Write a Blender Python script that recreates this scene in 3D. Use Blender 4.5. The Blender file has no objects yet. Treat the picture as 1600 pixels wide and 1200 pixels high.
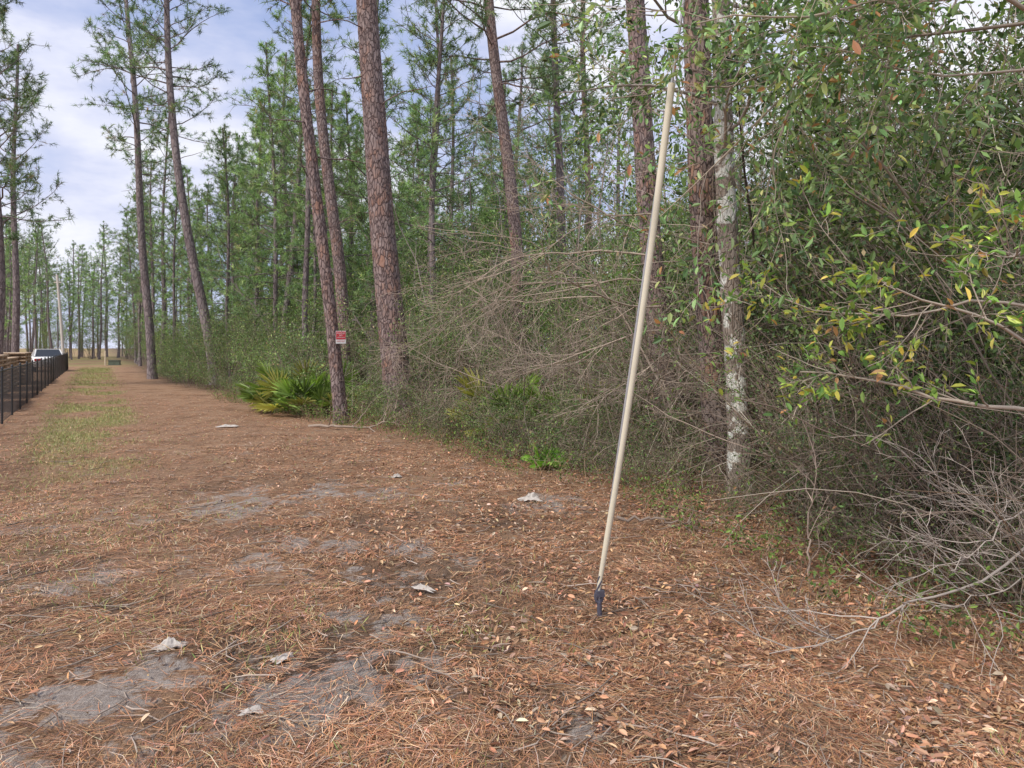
import bpy, math, random, time
import numpy as np
from mathutils import Vector, noise
T0=time.time()
rng=np.random.default_rng(11); random.seed(11)
scene=bpy.context.scene
COL=scene.collection

# ------------------------------------------------------------------ helpers
class Acc:
    def __init__(s): s.V=[];s.F=[];s.C=[];s.n=0
    def add(s,V,F,col=(.5,.5,.5),mat=0,smooth=True):
        V=np.asarray(V,float).reshape(-1,3);F=np.asarray(F,int)
        col=np.asarray(col,float)
        if col.ndim==1: col=np.tile(col,(len(V),1))
        s.V.append(V);s.C.append(col);s.F.append((F+s.n,mat,smooth));s.n+=len(V)
    def build(s,name,mats):
        me=bpy.data.meshes.new(name)
        V=np.concatenate(s.V);C=np.concatenate(s.C)
        me.vertices.add(len(V));me.vertices.foreach_set('co',V.astype(np.float32).ravel())
        li=np.concatenate([f.ravel() for f,_,_ in s.F])
        tot=np.concatenate([np.full(len(f),f.shape[1]) for f,_,_ in s.F])
        st=np.concatenate([[0],np.cumsum(tot)[:-1]])
        me.loops.add(len(li));me.loops.foreach_set('vertex_index',li.astype(np.int32))
        me.polygons.add(len(tot));me.polygons.foreach_set('loop_start',st.astype(np.int32))
        me.polygons.foreach_set('material_index',np.concatenate([np.full(len(f),m) for f,m,_ in s.F]).astype(np.int32))
        me.polygons.foreach_set('use_smooth',np.concatenate([np.full(len(f),bool(sm)) for f,_,sm in s.F]))
        a=me.color_attributes.new(name='Col',type='FLOAT_COLOR',domain='POINT')
        a.data.foreach_set('color',np.concatenate([C,np.ones((len(C),1))],1).astype(np.float32).ravel())
        for m in (mats if isinstance(mats,(list,tuple)) else [mats]): me.materials.append(m)
        me.update(calc_edges=True)
        return me

def nrm(v): 
    v=np.asarray(v,float); return v/(np.linalg.norm(v,axis=-1,keepdims=True)+1e-12)

def tube(A,pts,rad,sides=5,col=(.5,.5,.5),mat=0,cap=False):
    pts=np.asarray(pts,float);n=len(pts);rad=np.broadcast_to(np.asarray(rad,float),(n,))
    t=np.gradient(pts,axis=0);t=nrm(t)
    m=np.abs(t.mean(0)); ref=np.zeros(3);ref[int(np.argmin(m))]=1
    u=nrm(np.cross(t,ref));w=np.cross(t,u)
    a=np.arange(sides)*2*math.pi/sides
    V=pts[:,None,:]+rad[:,None,None]*(np.cos(a)[None,:,None]*u[:,None,:]+np.sin(a)[None,:,None]*w[:,None,:])
    i=np.arange(n-1)[:,None]*sides;j=np.arange(sides)[None,:];k=(j+1)%sides
    F=np.stack([i+j,i+k,i+sides+k,i+sides+j],-1).reshape(-1,4)
    A.add(V.reshape(-1,3),F,col,mat)
    if cap:
        A.add(V[0],np.arange(sides)[::-1][None,:],col,mat,False)
        A.add(V[-1],np.arange(sides)[None,:],col,mat,False)

def box(A,c,s,rot=0,col=(.5,.5,.5),mat=0):
    x,y,z=np.array(s)/2
    V=np.array([[-x,-y,-z],[x,-y,-z],[x,y,-z],[-x,y,-z],[-x,-y,z],[x,-y,z],[x,y,z],[-x,y,z]])
    cr,sr=math.cos(rot),math.sin(rot)
    V=V@np.array([[cr,sr,0],[-sr,cr,0],[0,0,1]])+np.array(c)
    A.add(V,[[0,3,2,1],[4,5,6,7],[0,1,5,4],[1,2,6,5],[2,3,7,6],[3,0,4,7]],col,mat,False)

def leaves(A,P,D,N,L,W,C,full=True,mat=0):
    D=nrm(D);S=nrm(np.cross(D,N));N=np.cross(S,D);L=L[:,None];W=W[:,None]
    n=len(P)
    if full:
        V=np.stack([P,P+D*L*.33+S*W*.42+N*W*.15,P+D*L*.7+S*W*.4+N*W*.12-N*L*.05,P+D*L-N*L*.16,
                    P+D*L*.7-S*W*.4+N*W*.12-N*L*.05,P+D*L*.33-S*W*.42+N*W*.15],1)
        b=(np.arange(n)*6)[:,None]
        F=np.concatenate([b+np.array([0,1,2,3]),b+np.array([0,3,4,5])])
        A.add(V.reshape(-1,3),F,np.repeat(C,6,0),mat,False)
    else:
        V=np.stack([P,P+D*L*.5+S*W*.5,P+D*L,P+D*L*.5-S*W*.5],1)
        b=(np.arange(n)*4)[:,None]
        A.add(V.reshape(-1,3),b+np.array([0,1,2,3]),np.repeat(C,4,0),mat,False)

def palette(n,cols,wts,rs,var=.25):
    cols=np.array(cols,float);w=np.array(wts,float);w/=w.sum()
    c=cols[rs.choice(len(cols),n,p=w)]
    return np.clip(c*(1+rs.normal(0,var,(n,1)))*(1+rs.normal(0,.06,(n,3))),.004,.9)

_tab=np.random.default_rng(5).random((256,256))
def vn(x,y,sc,off=0.):
    x=np.asarray(x,float)*sc+off+1000;y=np.asarray(y,float)*sc+off*1.7+1000
    xi=np.floor(x).astype(int);yi=np.floor(y).astype(int);fx=x-xi;fy=y-yi
    fx=fx*fx*(3-2*fx);fy=fy*fy*(3-2*fy)
    g=lambda a,b:_tab[a%256,b%256]
    return (g(xi,yi)*(1-fx)+g(xi+1,yi)*fx)*(1-fy)+(g(xi,yi+1)*(1-fx)+g(xi+1,yi+1)*fx)*fy
def fbm(x,y,sc,off=0.):
    return (vn(x,y,sc,off)+.5*vn(x,y,sc*2.1,off+7)+.25*vn(x,y,sc*4.3,off+13))/1.75

def st(x,y): return x*.871+y*.491, -x*.491+y*.871
def xy(s,t): return s*.871-t*.491, s*.491+t*.871
def edge(t): return np.interp(t,[-10,2.4,6,11,19,37,80],[4.9,4.6,5.4,5.3,4.2,2.4,2.4])
def hgt(x,y):
    x=np.asarray(x,float);y=np.asarray(y,float)
    f=np.exp(-(x*x+y*y)/3000)
    h=(.025*np.sin(.9*x+.4*y)+.025*np.sin(.5*x-.8*y+1)+.05*(fbm(x,y,1.1)-.5))*f
    h=h-.5*np.exp(-((x-1.7)**2/1.0+(y-11.2)**2/.6))
    return h
def H1(x,y): return float(hgt(x,y))

# ------------------------------------------------------------------ materials
def newmat(name):
    m=bpy.data.materials.new(name);m.use_nodes=True
    nt=m.node_tree
    for n in list(nt.nodes): nt.nodes.remove(n)
    out=nt.nodes.new('ShaderNodeOutputMaterial')
    return m,nt,out
def N(nt,t,**k):
    n=nt.nodes.new('ShaderNode'+t)
    for a,b in k.items(): setattr(n,a,b)
    return n
def L(nt,a,b): nt.links.new(a,b)
def mixc(nt,fac,a,b,blend='MIX'):
    n=N(nt,'Mix',data_type='RGBA',blend_type=blend)
    for sock,v in ((n.inputs[0],fac),(n.inputs[6],a),(n.inputs[7],b)):
        if hasattr(v,'is_output'): L(nt,v,sock)
        elif isinstance(v,(int,float)): sock.default_value=v
        else: sock.default_value=(*v,1)
    return n.outputs[2]
def mth(nt,op,a,b=0.,clamp=False):
    n=N(nt,'Math',operation=op,use_clamp=clamp)
    for i,v in enumerate((a,b)):
        if hasattr(v,'is_output'): L(nt,v,n.inputs[i])
        else: n.inputs[i].default_value=v
    return n.outputs[0]
def ramp(nt,fac,stops):
    n=N(nt,'ValToRGB');e=n.color_ramp.elements
    while len(e)<len(stops): e.new(.5)
    for i,(p,c) in enumerate(stops):
        e[i].position=p;e[i].color=(*c,1) if isinstance(c,(tuple,list)) else (c,c,c,1)
    L(nt,fac,n.inputs[0]);return n.outputs[0]
def noi(nt,vec,sc,det=4,rough=.6):
    n=N(nt,'TexNoise');n.inputs['Scale'].default_value=sc;n.inputs['Detail'].default_value=det;n.inputs['Roughness'].default_value=rough
    if vec is not None: L(nt,vec,n.inputs['Vector'])
    return n.outputs[0]

def leaf_mat(name,trans=.3,rough=.5,gain=1.0,objvar=.35):
    m,nt,out=newmat(name)
    at=N(nt,'Attribute',attribute_name='Col')
    oi=N(nt,'ObjectInfo')
    g=mth(nt,'MULTIPLY_ADD',oi.outputs['Random'],objvar*gain); g.node.inputs[2].default_value=gain*(1-objvar/2)
    c=N(nt,'VectorMath',operation='SCALE');L(nt,at.outputs['Color'],c.inputs[0]);L(nt,g,c.inputs['Scale'])
    p=N(nt,'BsdfPrincipled');p.inputs['Roughness'].default_value=rough;p.inputs['Specular IOR Level'].default_value=.3
    L(nt,c.outputs[0],p.inputs['Base Color'])
    if trans<=0:
        L(nt,p.outputs[0],out.inputs[0]);return m
    t=N(nt,'BsdfTranslucent')
    c2=mixc(nt,1.0,c.outputs[0],(1.15,1.25,.6),'MULTIPLY');L(nt,c2,t.inputs[0])
    mx=N(nt,'MixShader');mx.inputs[0].default_value=trans
    L(nt,p.outputs[0],mx.inputs[1]);L(nt,t.outputs[0],mx.inputs[2]);L(nt,mx.outputs[0],out.inputs[0])
    return m

def simple(name,col,rough=.6,var=.2,sc=8,metal=0,bump=0):
    m,nt,out=newmat(name)
    tc=N(nt,'TexCoord');n=noi(nt,tc.outputs['Object'],sc,5)
    c=mixc(nt,n,tuple(x*(1-var) for x in col),tuple(min(1,x*(1+var)) for x in col))
    p=N(nt,'BsdfPrincipled');p.inputs['Roughness'].default_value=rough;p.inputs['Metallic'].default_value=metal
    L(nt,c,p.inputs['Base Color'])
    if bump:
        b=N(nt,'Bump');b.inputs['Strength'].default_value=bump;b.inputs['Distance'].default_value=.01;L(nt,n,b.inputs['Height']);L(nt,b.outputs[0],p.inputs['Normal'])
    L(nt,p.outputs[0],out.inputs[0]);return m

def bark(name,crack,p1,p2,red,redamt=.5,sc=9.,lichen=0):
    m,nt,out=newmat(name)
    tc=N(nt,'TexCoord');mp=N(nt,'Mapping');mp.inputs['Scale'].default_value=(1,1,.38)
    L(nt,tc.outputs['Object'],mp.inputs[0])
    wn=N(nt,'TexNoise');wn.inputs['Scale'].default_value=9;L(nt,mp.outputs[0],wn.inputs['Vector'])
    ad=N(nt,'VectorMath',operation='MULTIPLY_ADD');L(nt,wn.outputs['Color'],ad.inputs[0]);ad.inputs[1].default_value=(.12,.12,.12);L(nt,mp.outputs[0],ad.inputs[2])
    v=N(nt,'TexVoronoi',feature='DISTANCE_TO_EDGE');v.inputs['Scale'].default_value=sc;L(nt,ad.outputs[0],v.inputs['Vector'])
    v2=N(nt,'TexVoronoi',feature='F1');v2.inputs['Scale'].default_value=sc;L(nt,ad.outputs[0],v2.inputs['Vector'])
    cell=N(nt,'SeparateColor');L(nt,v2.outputs['Color'],cell.inputs[0])
    n1=noi(nt,mp.outputs[0],40,5,.7);n2=noi(nt,tc.outputs['Object'],1.7,3)
    base=mixc(nt,cell.outputs[0],p1,p2)
    rf=mth(nt,'MULTIPLY',ramp(nt,n2,[(.45,0.),(.62,1.)]),mth(nt,'MULTIPLY',cell.outputs[1],redamt*1.6),True)
    base=mixc(nt,rf,base,red)
    base=mixc(nt,mth(nt,'MULTIPLY',n1,.8),base,tuple(x*.45 for x in p1))
    cr=ramp(nt,v.outputs['Distance'],[(.0,0.),(.15,1.)])
    base=mixc(nt,cr,crack,base)
    if lichen:
        n3=noi(nt,tc.outputs['Object'],5,5,.5)
        lf=ramp(nt,n3,[(.52,0.),(.55,1.)])
        base=mixc(nt,mth(nt,'MULTIPLY',lf,lichen),base,(.66,.66,.60))
    p=N(nt,'BsdfPrincipled');p.inputs['Roughness'].default_value=.9;p.inputs['Specular IOR Level'].default_value=.15
    L(nt,base,p.inputs['Base Color'])
    hh=mth(nt,'ADD',cr,mth(nt,'MULTIPLY',n1,.5))
    b=N(nt,'Bump');b.inputs['Strength'].default_value=.7;b.inputs['Distance'].default_value=.02;L(nt,hh,b.inputs['Height']);L(nt,b.outputs[0],p.inputs['Normal'])
    L(nt,p.outputs[0],out.inputs[0]);return m

def twig_mat(name):
    m,nt,out=newmat(name)
    at=N(nt,'Attribute',attribute_name='Col')
    p=N(nt,'BsdfDiffuse')
    L(nt,at.outputs['Color'],p.inputs['Color']);L(nt,p.outputs[0],out.inputs[0]);return m

M_bark=bark('pine_bark',(.09,.065,.065),(.30,.225,.215),(.47,.38,.365),(.50,.26,.17),.55,16)
M_barkfar=bark('pine_bark_grey',(.13,.105,.11),(.28,.235,.24),(.40,.34,.34),(.38,.26,.21),.25,8)
M_barkorange=bark('pine_bark_flaking',(.08,.06,.055),(.29,.22,.20),(.40,.33,.30),(.50,.26,.15),.8,19)
M_lichen=bark('lichen_bark',(.22,.18,.15),(.36,.30,.25),(.42,.36,.31),(.40,.30,.22),.3,24,1.)
M_twig=twig_mat('twig_bark')
M_leaf=leaf_mat('shrub_leaf',.3,.45,1.5,.55)
M_needle=leaf_mat('pine_needle',.22,.5,1.65,.5)
M_dry=leaf_mat('dry_litter',0,.75,1.1,0.)
M_grass=leaf_mat('grass_blade',0,.6,1.1,0.)

# ------------------------------------------------------------------ placing
def stuff(o): o['kind']='stuff'
def obj(name,me,parent=None,loc=(0,0,0)):
    o=bpy.data.objects.new(name,me);COL.objects.link(o)
    o.location=loc
    if parent: o.parent=parent
    return o
def thing(name,label,cat,parts,loc,rot=0,sc=1,group=None,tilt=(0,0)):
    e=bpy.data.objects.new(name,None);e.empty_display_size=.2;COL.objects.link(e)
    e.location=loc;e.rotation_euler=(tilt[0],tilt[1],rot);e.scale=(sc,sc,sc) if isinstance(sc,(int,float)) else sc
    e['label']=label;e['category']=cat
    if group:e['group']=group
    for pn,me in parts: obj(pn,me,e)
    return e
def single(name,label,cat,me,loc=(0,0,0),rot=0,sc=1,group=None):
    o=obj(name,me,None,loc);o.rotation_euler=(0,0,rot);o.scale=(sc,sc,sc)
    o['label']=label;o['category']=cat
    if group:o['group']=group
    return o

# ------------------------------------------------------------------ growth
def grow(A,LP,p,d,Ln,r,lvl,P,rs):
    ns=P['seg'][lvl];p=np.asarray(p,float);d=nrm(d)
    pts=[p];ds=[d];W=rs.normal(0,P['wob'],(ns,3))
    for i in range(ns):
        d=d+W[i];d[2]+=P['up'][lvl]
        d=d/math.sqrt(d[0]*d[0]+d[1]*d[1]+d[2]*d[2])
        p=p+d*(Ln/ns);pts.append(p);ds.append(d)
    rr=np.linspace(r,max(r*P.get('tip',.3),P.get('rmin',.0012)),ns+1)
    c=np.array(P['col'])*(1+rs.normal(0,.22))
    tube(A,pts,rr,P['sides'][lvl],c)
    if lvl>=P['ll']:
        for i in range(1,ns+1): LP.append((pts[i],ds[i]))
    if lvl<P['max']:
        for k in range(P['n'][lvl]):
            f=rs.uniform(P['from'],1.)*ns;i=min(int(f),ns-1);q=pts[i]+(pts[i+1]-pts[i])*(f-i)
            pr=nrm(np.cross(ds[i],rs.normal(0,1,3)))
            a=rs.uniform(*P['ang'])
            cd=ds[i]*math.cos(a)+pr*math.sin(a)
            grow(A,LP,q,cd,Ln*P['lr']*rs.uniform(.5,1.15),max(rr[i]*P.get('rr',.55),P.get('rmin',.0012)),lvl+1,P,rs)

def leafset(A,LP,n,size,pal,wts,rs,full=False,spread=.06,asp=.45,var=.3):
    Pt=np.array([a for a,_ in LP]);Dr=np.array([b for _,b in LP])
    i=rs.integers(0,len(Pt),n)
    P=Pt[i]+rs.normal(0,spread,(n,3));D=nrm(Dr[i]*.6+rs.normal(0,.7,(n,3)))
    Nn=nrm(rs.normal(0,.6,(n,3))+[0,0,1.])
    Lz=size*rs.uniform(.6,1.3,n)
    leaves(A,P,D,Nn,Lz,Lz*asp,palette(n,pal,wts,rs,var),full)

# ------------------------------------------------------------------ pines
GN=[(.10,.165,.08),(.14,.20,.09),(.07,.115,.06),(.18,.215,.105),(.22,.165,.10)]
YG=[(.14,.225,.09),(.19,.28,.11),(.105,.17,.08),(.23,.285,.125),(.22,.2,.11)]
def trunk_path(H,lean,rs,n,wob=.04,bend=None):
    z=np.linspace(-.25,H,n)
    ph=rs.uniform(0,6,2)
    x=lean[0]*z+wob*np.sin(z*.45+ph[0])*np.clip(z/4,0,1);y=lean[1]*z+wob*np.sin(z*.38+ph[1])*np.clip(z/4,0,1)
    if bend: x=np.interp(z,[b[0] for b in bend],[b[1] for b in bend]); x=np.convolve(np.pad(x,8,'edge'),np.ones(17)/17,'valid') if n>40 else x
    return np.stack([x,y,z],1)
def pine(H,r0,cf,seed,lean=(0,0),nl=34,R=2.6,tufts=1.0,mat=None,detail=False,r1f=.3,bend=None,stubs=10,nd=18,gn=GN):
    rs=np.random.default_rng(seed)
    A=Acc();B=Acc()
    n=int(H/.035) if detail else 46
    path=trunk_path(H,lean,rs,n,.04 if detail else .12,bend)
    z=path[:,2];rad=r0*(1-(1-r1f)*np.clip(z/H,0,1)**1.1)*(1+.35*np.exp(-np.clip(z,0,9)/.25))
    sides=84 if detail else 9
    if detail:
        a=np.arange(sides)*2*math.pi/sides
        V=np.zeros((n,sides,3))
        for i in range(n):
            ri=rad[i]
            if z[i]<H*.55:
                for j in range(sides):
                    ca,sa=math.cos(a[j]),math.sin(a[j])
                    q=Vector((ca*r0*19,sa*r0*19,z[i]*7.5+seed))
                    q=q+noise.noise_vector(q*.7)*.6
                    dd=noise.voronoi(q)[0]
                    e=min((dd[1]-dd[0])*2.2,1.)
                    dr=.011*(e-.7)+.012*noise.noise(Vector((ca*2,sa*2,z[i]*.8+seed)))
                    V[i,j]=(path[i,0]+ca*(ri+dr),path[i,1]+sa*(ri+dr),z[i])
            else:
                V[i,:,0]=path[i,0]+np.cos(a)*ri;V[i,:,1]=path[i,1]+np.sin(a)*ri;V[i,:,2]=z[i]
        i=np.arange(n-1)[:,None]*sides;j=np.arange(sides)[None,:];k=(j+1)%sides
        A.add(V.reshape(-1,3),np.stack([i+j,i+k,i+sides+k,i+sides+j],-1).reshape(-1,4),(.3,.2,.2))
    else: tube(A,path,rad,sides)
    def at(zz): return np.array([np.interp(zz,z,path[:,0]),np.interp(zz,z,path[:,1]),zz])
    TP=[];TD=[];lc=(.28,.235,.225)
    for k in range(nl):
        u=((k+rs.uniform(0,1))/nl)
        zz=H*(cf+(1-cf)*u*.985)
        prof=(1-u)**.7*(.45+.55*min(1,u*5))+.12
        Ln=R*prof*rs.uniform(.45,1.35)
        az=k*2.4+rs.uniform(-.8,.8);el=rs.uniform(-.15,.4)+u*.7
        p=at(zz);d=np.array([math.cos(az)*math.cos(el),math.sin(az)*math.cos(el),math.sin(el)])
        pts=[p];ns=6
        for i in range(ns):
            d=nrm(d+rs.normal(0,.15,3)+[0,0,.07 if i>1 else -.03]);p=p+d*Ln/ns;pts.append(p)
        lr=.012+.02*Ln/R*(r0/.2)
        tube(A,pts,np.linspace(lr,.008,ns+1),4,lc)
        for q in range(int(3+Ln*3.2)):
            f=rs.uniform(.3,1)*ns;i=min(int(f),ns-1);b=pts[i]+(pts[i+1]-pts[i])*(f-i)
            dd=nrm(nrm(pts[i+1]-pts[i])*.7+rs.normal(0,.55,3)+[0,0,.3])
            l2=rs.uniform(.25,.75)*min(1,Ln/1.6)
            e=b+dd*l2
            tube(A,[b,e],[.009,.005],3,lc)
            TP.append(e);TD.append(dd)
            if rs.random()<.7: TP.append(b+dd*l2*.55);TD.append(nrm(dd+rs.normal(0,.5,3)))
            if rs.random()<.45*tufts: TP.append(e-dd*.1+rs.normal(0,.12,3));TD.append(nrm(dd+rs.normal(0,.5,3)))
        TP.append(pts[-1]);TD.append(nrm(pts[-1]-pts[-2]))
    for k in range(stubs):
        zz=H*(cf*rs.uniform(.45,1));az=rs.uniform(0,6.28);p=at(zz);Ln=rs.uniform(.3,1.6)
        d=np.array([math.cos(az),math.sin(az),rs.uniform(-.2,.4)]);pts=[p]
        for i in range(4):
            d=nrm(d+rs.normal(0,.22,3));p=p+d*Ln/4;pts.append(p)
        tube(A,pts,np.linspace(.018,.005,5),4,lc)
    TP=np.array(TP);TD=np.array(TD);m=len(TP)
    cl=rs.choice(len(gn),m,p=np.array([.36,.28,.2,.12,.04][:len(gn)]));tc=np.array(gn)[cl]*(1+rs.normal(0,.3,(m,1)))
    i=np.repeat(np.arange(m),nd);k=len(i)
    D=nrm(TD[i]*rs.uniform(-.1,1.1,(k,1))+rs.normal(0,.55,(k,3)))
    base=TP[i]+TD[i]*rs.uniform(-.14,.04,(k,1))
    Ln=rs.uniform(.14,.28,(k,1));S=nrm(np.cross(D,rs.normal(0,1,(k,3))));w=.0105
    V=np.stack([base-S*w,base+S*w,base+D*Ln+[0,0,-.02]],1).reshape(-1,3)
    C=np.repeat(np.clip(tc[i]*(1+rs.normal(0,.15,(k,1))),.01,.6),3,0)
    B.add(V,np.arange(3*k).reshape(-1,3),C,0,False)
    return A.build('pine_trunk',[mat or M_barkfar]),B.build('pine_crown',M_needle)

def put_pine(label,x,y,meshes,rot=0,sc=1,group='pine trees in the woods',tilt=(0,0)):
    return thing('pine_tree',label,'pine tree',[('trunk',meshes[0]),('crown',meshes[1])],(x,y,H1(x,y)),rot,sc,group,tilt)

put_pine('thick pine trunk with reddish plated bark at the wood edge',-2.35,15.5,pine(19,.30,.62,1,(-.084,0),r1f=.35,mat=M_bark,detail=True))
put_pine('slender leaning pine carrying a small red sign',-3.5,15.1,pine(17,.135,.62,2,(-.106,0),nl=24,R=1.9,mat=M_bark,detail=True,r1f=.45))
put_pine('slim grey pine behind the thicker trunks',-4.97,22,pine(19,.2,.58,3,(-.07,0),mat=M_bark,r1f=.4,nl=40,R=3))
put_pine('tall pine rising behind bare brush',.38,22,pine(19,.215,.46,4,(-.08,0),mat=M_bark,r1f=.5,nl=44,R=3.2))
put_pine('thin straight pine deep in the woods',2.8,28,pine(18,.15,.5,5,(0,0),mat=M_bark,r1f=.5))
put_pine('dark trunked pine standing in dense brush',2.95,14,pine(19,.225,.5,6,(-.078,0),mat=M_bark,detail=True,r1f=.45))
put_pine('pine with flaking reddish bark in the thicket',2.54,9,pine(18,.172,.62,7,(-.05,0),mat=M_barkorange,detail=True,r1f=.8))
put_pine('tall dark pine beside the track with open crown',-17.3,35.4,pine(19.5,.21,.5,8,(-.066,0),nl=50,R=3.4,r1f=.4))
put_pine('curved leaning pine beside the track',-11.9,30,pine(19,.21,.55,9,(0,0),nl=44,R=3,r1f=.4,bend=[(-1,0),(0,0),(4.7,-1.1),(11.8,-2.1),(16,-2.3),(20,-2.2)]))
put_pine('pine beyond the fence with drooping open branches',-19.6,28,pine(15.5,.2,.36,10,(0,0),nl=56,R=3.0))
put_pine('pine beyond the fence with sparse crown',-27,40,pine(18,.2,.45,101,(0,0),nl=44,R=3))
put_pine('young bright green pine with full crown',-14.4,42,pine(15,.15,.25,12,(0,0),nl=70,R=2.4,gn=YG))
put_pine('straight pine with feathery green crown',-12.3,40,pine(17.5,.17,.35,13,(0,0),nl=60,R=2.6,gn=YG))
put_pine('young bright green pine with full crown',-4.2,33,pine(12.5,.12,.25,14,(0,0),nl=64,R=2.2,gn=YG))
put_pine('young bright green pine with full crown',-8.0,36,pine(14,.13,.28,15,(0,0),nl=64,R=2.3,gn=YG))

var=[pine(H,r,cf,20+i,(rng.uniform(-.03,.03),rng.uniform(-.03,.03)),nl=nl,R=R,nd=15,gn=YG if i%2 else GN) for i,(H,r,cf,nl,R) in enumerate([
  (17.5,.17,.42,48,2.8),(16,.14,.33,50,2.5),(18.5,.18,.5,44,3.1),(13.5,.11,.2,56,2.2),(16.5,.16,.38,48,2.7),(11.5,.1,.18,50,2.0),(19.5,.19,.52,42,3.1),(15,.12,.45,30,2.2),(17,.14,.3,46,2.9)])]
heroes=[(-2.35,15.5,.35),(-3.5,15.1,.2),(-4.97,22,.25),(.38,22,.3),(2.95,14,.3),(2.54,9,.25),(2.5,8.1,.18),(2.8,28,.2),(-17.3,35.4,.3),(-11.9,30,.3)]
def ucoord(x,y): return 800+1150*x/max(y,.1)
placed=[(a,b) for a,b,_ in heroes]+[(-14.4,42),(-12.3,40),(-4.2,33),(-8,36)]
cnt=0;tries=0
while cnt<100 and tries<9000:
    tries+=1
    t=rng.uniform(16,95);s=edge(t)+rng.uniform(2.5,45)*rng.uniform(.1,1)
    x,y=xy(s,t);u=ucoord(x,y)
    if y<21 or y>80 or not(-60<u<1500): continue
    if u>850 and rng.random()<.6: continue
    if min((x-a)**2+(y-b)**2 for a,b in placed)<(2.0 if y<40 else 2.8)**2: continue
    if any(y<hy and abs(x/y-hx/hy)<.6/y for hx,hy,_ in heroes): continue
    placed.append((x,y));cnt+=1
    k=rng.choice(9,p=[.1,.15,.07,.22,.1,.13,.05,.08,.1])
    put_pine('pine tree with bare grey trunk and tufted crown',x,y,var[k],rng.uniform(0,6.28),rng.uniform(.72,1.06),tilt=(rng.normal(0,.03),rng.normal(0,.035)))
cnt=0;tries=0
while cnt<60 and tries<9000:
    tries+=1
    t=rng.uniform(62,125);s=rng.uniform(-70,6) 
    x,y=xy(s,t);u=ucoord(x,y)
    if y<58 or not(-90<u<330): continue
    if s>-3.5 and t<95: continue
    if min((x-a)**2+(y-b)**2 for a,b in placed)<2.4**2: continue
    placed.append((x,y));cnt+=1
    put_pine('distant pine at the end of the clearing',x,y,var[rng.integers(0,9)],rng.uniform(0,6.28),rng.uniform(.6,.98),group='pines beyond the clearing',tilt=(rng.normal(0,.02),rng.normal(0,.02)))
print('pines',time.time()-T0)

# ------------------------------------------------------------------ shrubs
TW=(.29,.235,.19)
def shrub(seed,H=4.,stems=9,n1=7,n2=4,nleaf=5000,size=.055,pal=None,wts=None,col=TW,full=False,spreadr=.35,asp=.45,tilt=.35,lr=.42,frm=.25,lz=0.):
    rs=np.random.default_rng(seed);A=Acc();B=Acc();LP=[]
    P=dict(seg=[7,5,3],wob=.15,up=[.03,.03,.0],n=[n1,n2,0],max=2,ll=1,lr=lr,ang=(.4,1.1),sides=[4,3,3],col=col,rmin=.0024,tip=.25)
    P['from']=frm
    for k in range(stems):
        a=rs.uniform(0,6.28);rr=spreadr*math.sqrt(rs.random())
        d=np.array([math.cos(a)*tilt*rs.uniform(.3,1.5),math.sin(a)*tilt*rs.uniform(.3,1.5),1])
        grow(A,LP,(rr*math.cos(a),rr*math.sin(a),-.1),d,H*rs.uniform(.6,1.1),.02*H/4*rs.uniform(.6,1.3),0,P,rs)
    stem=A.build('shrub_stems',M_twig)
    if nleaf:
        if lz: LP=[q for q in LP if q[0][2]>lz or rs.random()<.3]
        leafset(B,LP,nleaf,size,pal,wts,rs,full,.09,asp)
        return stem,B.build('shrub_foliage',M_leaf)
    return (stem,)
EV=[(.085,.13,.055),(.12,.175,.065),(.05,.08,.035),(.20,.24,.09),(.24,.18,.11)]
EW=[4,3,3,1.2,.4]
GG=[(.11,.17,.065),(.155,.22,.08),(.075,.115,.045),(.23,.27,.10),(.27,.2,.12)]
BL=[(.10,.165,.06),(.07,.105,.04),(.17,.25,.08),(.26,.31,.11),(.22,.17,.1)]
ever=[shrub(40+i,4.2,9,7,3,5600,.078,GG if i%2 else BL,EW) for i in range(4)]
dense=[shrub(50+i,5.0,11,10,4,7600,.07,EV,EW,lr=.36,spreadr=.5,frm=.08,col=(.33,.275,.225),lz=1.1) for i in range(4)]
sparse=[shrub(60+i,3.2,9,7,3,3600,.07,GG if i%2 else BL,EW,lz=.5) for i in range(4)]
bare=[shrub(70+i,3.4,7,7,5,0,tilt=.75,lr=.5,col=(.33,.27,.22)) for i in range(4)]
hard=[shrub(80+i,8.,4,14,6,9000,.11,[(.14,.215,.08),(.18,.26,.10),(.09,.145,.06),(.22,.27,.12),(.26,.22,.12)],EW,tilt=.2,lr=.28,col=(.25,.215,.19),frm=.12) for i in range(3)]
low=[shrub(90+i,1.3,9,6,3,2200,.055,GG,EW,tilt=.6) for i in range(3)]
bramble=[shrub(95+i,1.5,12,9,4,1500,.05,EV,EW,tilt=1.0,lr=.5,col=(.33,.26,.21),frm=.1) for i in range(3)]
thin=[shrub(110+i,9.5,1,10,4,0,col=(.30,.255,.235),tilt=.07,lr=.13,frm=.3,spreadr=.01) for i in range(4)]
print('shrubs',time.time()-T0)

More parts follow.
